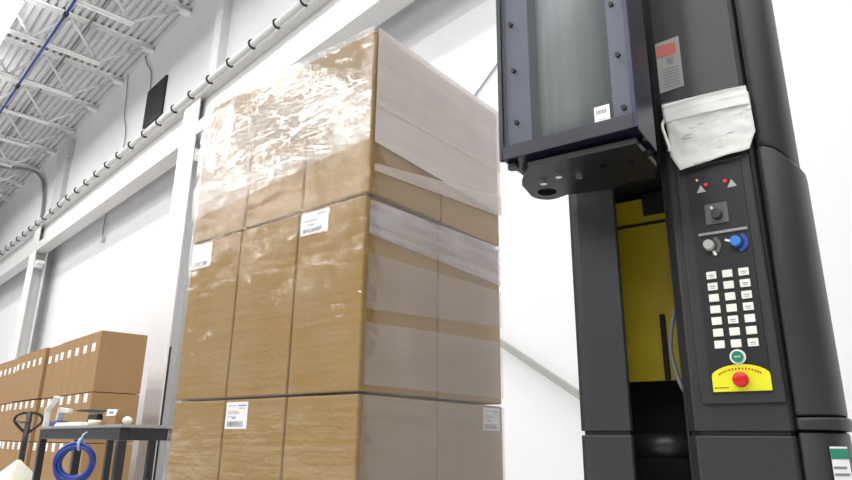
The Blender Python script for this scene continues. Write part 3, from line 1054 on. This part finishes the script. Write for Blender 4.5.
# selector knobs
def knob(u_, z_, m_, ang, r_=0.0125, ring=None, plate=False):
    bm = NB()
    if plate:
        box(bm, u_ - 0.026, u_ + 0.024, FV - 0.003, FV, z_ - 0.020, z_ + 0.030, 2)
    else:
        cyl(bm, (u_, FV, z_), (u_, FV - 0.003, z_), r_ * 1.45, 28, 2)
    if ring is not None:       # printed half ring beside the knob
        n_ = 16
        for i in range(n_):
            a0_, a1_ = R(-80 + 140 * i / n_), R(-80 + 140 * (i + 1) / n_)
            ri, ro = r_ * 1.25, r_ * 1.95
            bm.faces.new([bm.verts.new((u_ + rr_ * math.cos(aa), FV - 0.0034, z_ + rr_ * math.sin(aa))) for rr_, aa in ((ri, a0_), (ro, a0_), (ro, a1_), (ri, a1_))]).material_index = 3
    cyl(bm, (u_, FV - 0.003, z_), (u_, FV - 0.024, z_), r_, 24, 0, r1=r_ * .88)
    dx, dz = math.cos(R(ang)), math.sin(R(ang))
    nx, nz = -dz, dx
    h_ = 0.0028
    q0 = Vector((u_ + dx * r_ * 1.15, FV - 0.0042, z_ + dz * r_ * 1.15))
    q1 = Vector((u_ + dx * r_ * 2.1, FV - 0.0042, z_ + dz * r_ * 2.1))
    bm.faces.new([bm.verts.new(q) for q in ((q0.x + nx * h_, q0.y, q0.z + nz * h_), (q1.x + nx * h_, q1.y, q1.z + nz * h_), (q1.x - nx * h_, q1.y, q1.z - nz * h_), (q0.x - nx * h_, q0.y, q0.z - nz * h_))]).material_index = 1
    return mk('selector_knob', bm, [m_, key_white, mid_grey if plate else panel_black, ring or panel_black], cpo)
knob(0.003, 1.245, dark_knob, 118, plate=True)['label'] = 'dark selector knob on a grey square plate'
knob(-0.021, 1.172, grey_knob, -65, ring=mid_grey)['label'] = 'light grey selector knob'
knob(0.037, 1.172, blue_knob, 158, ring=blue_ring)['label'] = 'blue selector knob'
bm = NB(); box(bm, -0.044, 0.064, FV - 0.005, FV, 1.199, 1.206)
mk('divider_bar', bm, mat('divider', (150, 150, 150), .35), cpo, bevel=0.002)
for u_, z_, m_ in ((-0.026, 1.318, 0), (0.043, 1.318, 1)):
    bm = NB()
    prism_y(bm, [(u_ - 0.0105, z_ - 0.009), (u_ + 0.0105, z_ - 0.009), (u_, z_ + 0.010)], FV - 0.002, FV)
    mk('arrow_mark', bm, grey_knob, cpo)
    bm = NB()
    su = 0.012 if m_ == 0 else -0.014
    cyl(bm, (u_ + su, FV, z_ + 0.008), (u_ + su, FV - 0.004, z_ + 0.008), 0.0045, 14, 0)
    mk('red_light', bm, led_red, cpo)
bm = NB(); cyl(bm, (-0.033, FV, 1.342), (-0.033, FV - 0.003, 1.342), 0.0028, 12)
mk('amber_light', bm, led_amber, cpo)

# film carriage
FR, BK, UL, UR, ZB, ZT = -0.285, -0.135, -0.418, -0.087, 1.388, 2.15
bm = NB()
box(bm, UL, UL + 0.008, FR, BK, ZB, ZT, 0)                    # left wall
box(bm, UR - 0.008, UR, FR, BK, ZB, ZT, 0)                    # right wall
box(bm, UL, UR, FR, BK, ZB - 0.004, ZB + 0.006, 0)            # bottom
box(bm, UL, UR, FR, BK, ZT, ZT + 0.01, 0)
box(bm, UL + 0.008, -0.36, BK - 0.006, BK, ZB, ZT, 1)    # back, either side of the roll
box(bm, -0.165, UR - 0.008, BK - 0.006, BK, ZB, ZT, 1)
box(bm, UL - 0.006, UL + 0.006, FR - 0.008, FR + 0.004, ZB - 0.006, ZT, 0)
box(bm, UR - 0.007, UR + 0.004, FR - 0.008, FR + 0.004, ZB - 0.006, ZT, 2)
box(bm, UL, UR, FR - 0.008, FR + 0.003, ZB - 0.006, ZB + 0.030, 0)
car = mk('film_carriage', bm, [navy, navy_inner, navy_edge], mc, bevel=0.0015)
bm = NB()
for (u0_, u1_) in ((-0.409, -0.345), (-0.140, -0.096)):
    box(bm, u0_, u1_, FR + 0.014, FR + 0.018, ZB + 0.006, ZT)
mk('mounting_strip', bm, mat('strip_slate', (92, 95, 102), .4), car)
bm = NB(); box(bm, UL + 0.007, UR - 0.008, FR - 0.003, FR, ZB + 0.031, ZT)
mk('window_pane', bm, pane_mat, car)
for u_, z_ in ((-0.383, 1.757), (-0.378, 1.62), (-0.374, 1.474), (-0.12, 1.71), (-0.114, 1.572), (-0.110, 1.436), (-0.386, 1.9), (-0.125, 1.85)):
    bm = NB(); cyl(bm, (u_, FR - 0.003, z_), (u_, FR - 0.010, z_), 0.0062, 14)
    mk('bolt', bm, bolt_dark, car)
# roll of film behind the window
bm = NB()
cyl(bm, (-0.262, -0.183, ZB + 0.02), (-0.262, -0.183, ZT - 0.02), 0.092, 48)
ro_ = mk('film_roll', bm, mat('roll_film', (150, 154, 136), .3, var=.16, scale=(30, 30, .3)), car)  # vertical streaks in the colour stand in for highlights on the roll
bm = NB()
pq(bm, -0.179, -0.143, 1.407, 1.457, FR - 0.0035, 0)
for i in range(7):
    pq(bm, -0.174 + i * 0.0035, -0.172 + i * 0.0035, 1.437, 1.448, FR - 0.004, 1)
pq(bm, -0.172, -0.152, 1.422, 1.4245, FR - 0.004, 2)
pq(bm, -0.170, -0.154, 1.414, 1.416, FR - 0.004, 2)
mk('label_sticker', bm, [label_white, ink_grey, ink_light], car)['label'] = 'small white sticker with bar code'
# plate below with the film guide hole
outer = []
for a_ in range(200, 71, -12):   # rounded lobe at the left back
    outer.append((-0.392 + 0.042 * math.cos(R(a_)), -0.095 + 0.052 * math.sin(R(a_))))
outer += [(-0.345, -0.055), (-0.336, -0.050), (-0.24, -0.028), (-0.13, -0.07), (-0.098, -0.11), (-0.098, -0.265), (-0.356, -0.275), (-0.42, -0.18)]
hole = [(-0.386 + 0.025 * math.cos(R(a_)), -0.102 + 0.027 * math.sin(R(a_))) for a_ in range(0, 360, 18)]
bm = NB()
def loop_edges(pts):
    vs = [bm.verts.new((a_, b_, 1.356)) for a_, b_ in pts]
    return [bm.edges.new((vs[i], vs[(i + 1) % len(vs)])) for i in range(len(vs))]
es = loop_edges(outer) + loop_edges(hole)
res = bmesh.ops.triangle_fill(bm, edges=es, use_beauty=True, use_dissolve=False)
fs = [g for g in res['geom'] if isinstance(g, bmesh.types.BMFace)]
ex = bmesh.ops.extrude_face_region(bm, geom=fs)
for g in ex['geom']:
    if isinstance(g, bmesh.types.BMVert):
        g.co.z += 0.014
mk('guide_plate', bm, mat('plate_dark', (18, 18, 25), .42), car)
for u_, v_ in ((-0.36, -0.20), (-0.31, -0.22), (-0.27, -0.19), (-0.20, -0.21), (-0.14, -0.2), (-0.09, -0.23)):
    bm = NB(); cyl(bm, (u_, v_, 1.371), (u_, v_, 1.3835), 0.006, 12)
    mk('spacer', bm, chrome if u_ < -.15 else bolt_dark, car)
    bm = NB(); cyl(bm, (u_, v_ + .02, 1.346), (u_, v_ + .02, 1.3555), 0.009, 6, smooth=False)
    mk('plate_bolt', bm, chrome if u_ < -.25 else bolt_dark, car)
bm = NB(); cyl(bm, (-0.400, -0.265, 1.366), (-0.400, -0.265, 1.3835), 0.014, 14)
mk('guide_foot', bm, panel_black, car)
bm = NB(); cyl(bm, (-0.386, -0.105, 1.3705), (-0.386, -0.105, 1.378), 0.036, 28)  # dark disc added to hide the bright wall behind the hole
mk('dark_hole_disc', bm, black_matte, car)
bm = NB(); box(bm, -0.236, -0.13, -0.08, 0.0, 1.374, 1.60)
mk('mast_arm', bm, black_matte, car)

# papers hung on the machine
pp = empty('document_pouch', MO + MX * 0.01 + MY * -0.02 + Vector((0, 0, 1.379)), MROT)
tag(pp, 'crumpled white papers in a clear pouch hung on the front of the wrapping machine', 'papers')
def printed_paper():
    m = mat('printed_paper', (228, 230, 226), .55, var=.03, scale=(14, 14, 14), bump=.25, bscale=30)
    nt = m.node_tree
    b = nt.nodes['Principled BSDF']
    src = b.inputs['Base Color'].links[0].from_socket
    tc = nt.nodes.new('ShaderNodeTexCoord')
    def noise_node(scale, rot=-8):
        mp = nt.nodes.new('ShaderNodeMapping')
        mp.inputs['Scale'].default_value = scale
        mp.inputs['Rotation'].default_value = (0, R(rot), 0)
        nt.links.new(tc.outputs['Object'], mp.inputs['Vector'])
        n = nt.nodes.new('ShaderNodeTexNoise')
        n.inputs['Scale'].default_value = 1
        nt.links.new(mp.outputs[0], n.inputs['Vector'])
        r = nt.nodes.new('ShaderNodeMapRange')
        r.inputs['From Min'].default_value = .53
        r.inputs['From Max'].default_value = .60
        nt.links.new(n.outputs['Fac'], r.inputs['Value'])
        return r.outputs[0]
    mul = nt.nodes.new('ShaderNodeMath'); mul.operation = 'MULTIPLY'
    nt.links.new(noise_node((18, 2, 150)), mul.inputs[0])
    nt.links.new(noise_node((16, 2, 22)), mul.inputs[1])
    mx = nt.nodes.new('ShaderNodeMix'); mx.data_type = 'RGBA'
    sc = nt.nodes.new('ShaderNodeMath'); sc.operation = 'MULTIPLY'; sc.inputs[1].default_value = .55
    nt.links.new(mul.outputs[0], sc.inputs[0])
    nt.links.new(sc.outputs[0], mx.inputs[0])
    nt.links.new(src, mx.inputs[6])
    mx.inputs[7].default_value = srgb((120, 124, 124))
    nt.links.new(mx.outputs[2], b.inputs['Base Color'])
    return m
def sheet(name, corners, v0, amp, seed, m_, cut=0.0, nx=26, nz=20):
    """crumpled sheet; corners TL TR BR BL in (u, z)"""
    bm = NB()
    g = []
    for j in range(nz + 1):
        t_ = j / nz
        row = []
        for i in range(nx + 1):
            s_ = i / nx
            a_ = Vector(corners[0]) * (1 - s_) + Vector(corners[1]) * s_
            b_ = Vector(corners[3]) * (1 - s_) + Vector(corners[2]) * s_
            q = a_ * (1 - t_) + b_ * t_
            if cut and t_ > 0.70:
                k_ = (t_ - 0.70) / 0.30
                q.x = q.x * (1 - cut * k_) + cut * k_ * (corners[3][0] + corners[2][0]) / 2
            n_ = noise.noise((q.x * 11 + seed, q.y * 24, seed)) * amp + noise.noise((q.x * 30 + seed, q.y * 45, seed + 3)) * amp * .4
            fold = 0.005 * max(0, math.sin((t_ * 4.3 + s_ * .9 + 0.3 * noise.noise((s_ * 3, t_ * 3, seed))) * math.pi)) * max(0, 1 - 1.7 * t_)
            row.append(bm.verts.new((q.x, v0 - abs(n_) - fold - 0.004 * (1 - abs(2 * s_ - 1)) ** .5, q.y)))
        g.append(row)
    for j in range(nz):
        for i in range(nx):
            f = bm.faces.new((g[j][i], g[j + 1][i], g[j + 1][i + 1], g[j][i + 1]))
            f.smooth = True
    o_ = mk(name, bm, m_, pp)
    s = o_.modifiers.new('thickness', 'SOLIDIFY')
    s.thickness = 0.0012
    return o_
sheet('back_sheet', ((-0.098, 0.150), (0.099, 0.158), (0.100, 0.012), (-0.092, 0.020)), 0.003, 0.004, 1.3, paper, 0.16)
sheet('front_sheet', ((-0.093, 0.130), (0.101, 0.142), (0.104, 0.006), (-0.092, -0.012)), -0.010, 0.010, 5.1, printed_paper(), 0.20)
sheet('top_sheet', ((-0.100, 0.172), (0.098, 0.163), (0.100, 0.118), (-0.097, 0.122)), -0.016, 0.004, 9.4, mat('paper_clean', (240, 241, 240), .5, var=.01))
bm = NB()
for i in range(44):            # torn sprocket edge along the top
    u_ = -0.098 + i * 0.00445
    z_ = 0.1715 - 0.009 * i / 44
    vs = [bm.verts.new(q) for q in ((u_, -0.0185, z_), (u_ + 0.0036, -0.0185, z_ - .0001), (u_ + 0.0018, -0.0185, z_ + 0.0048))]
    bm.faces.new(vs)
o = mk('torn_edge', bm, paper, pp)
s = o.modifiers.new('thickness', 'SOLIDIFY'); s.thickness = 0.001
bm = NB(); tube(bm, spline([(-0.096, -0.012, 0.135), (-0.103, -0.016, 0.115), (-0.098, -0.018, 0.085), (-0.092, -0.016, 0.055), (-0.094, -0.012, 0.045)]), 0.004, 6)
mk('curled_edge', bm, paper, pp)
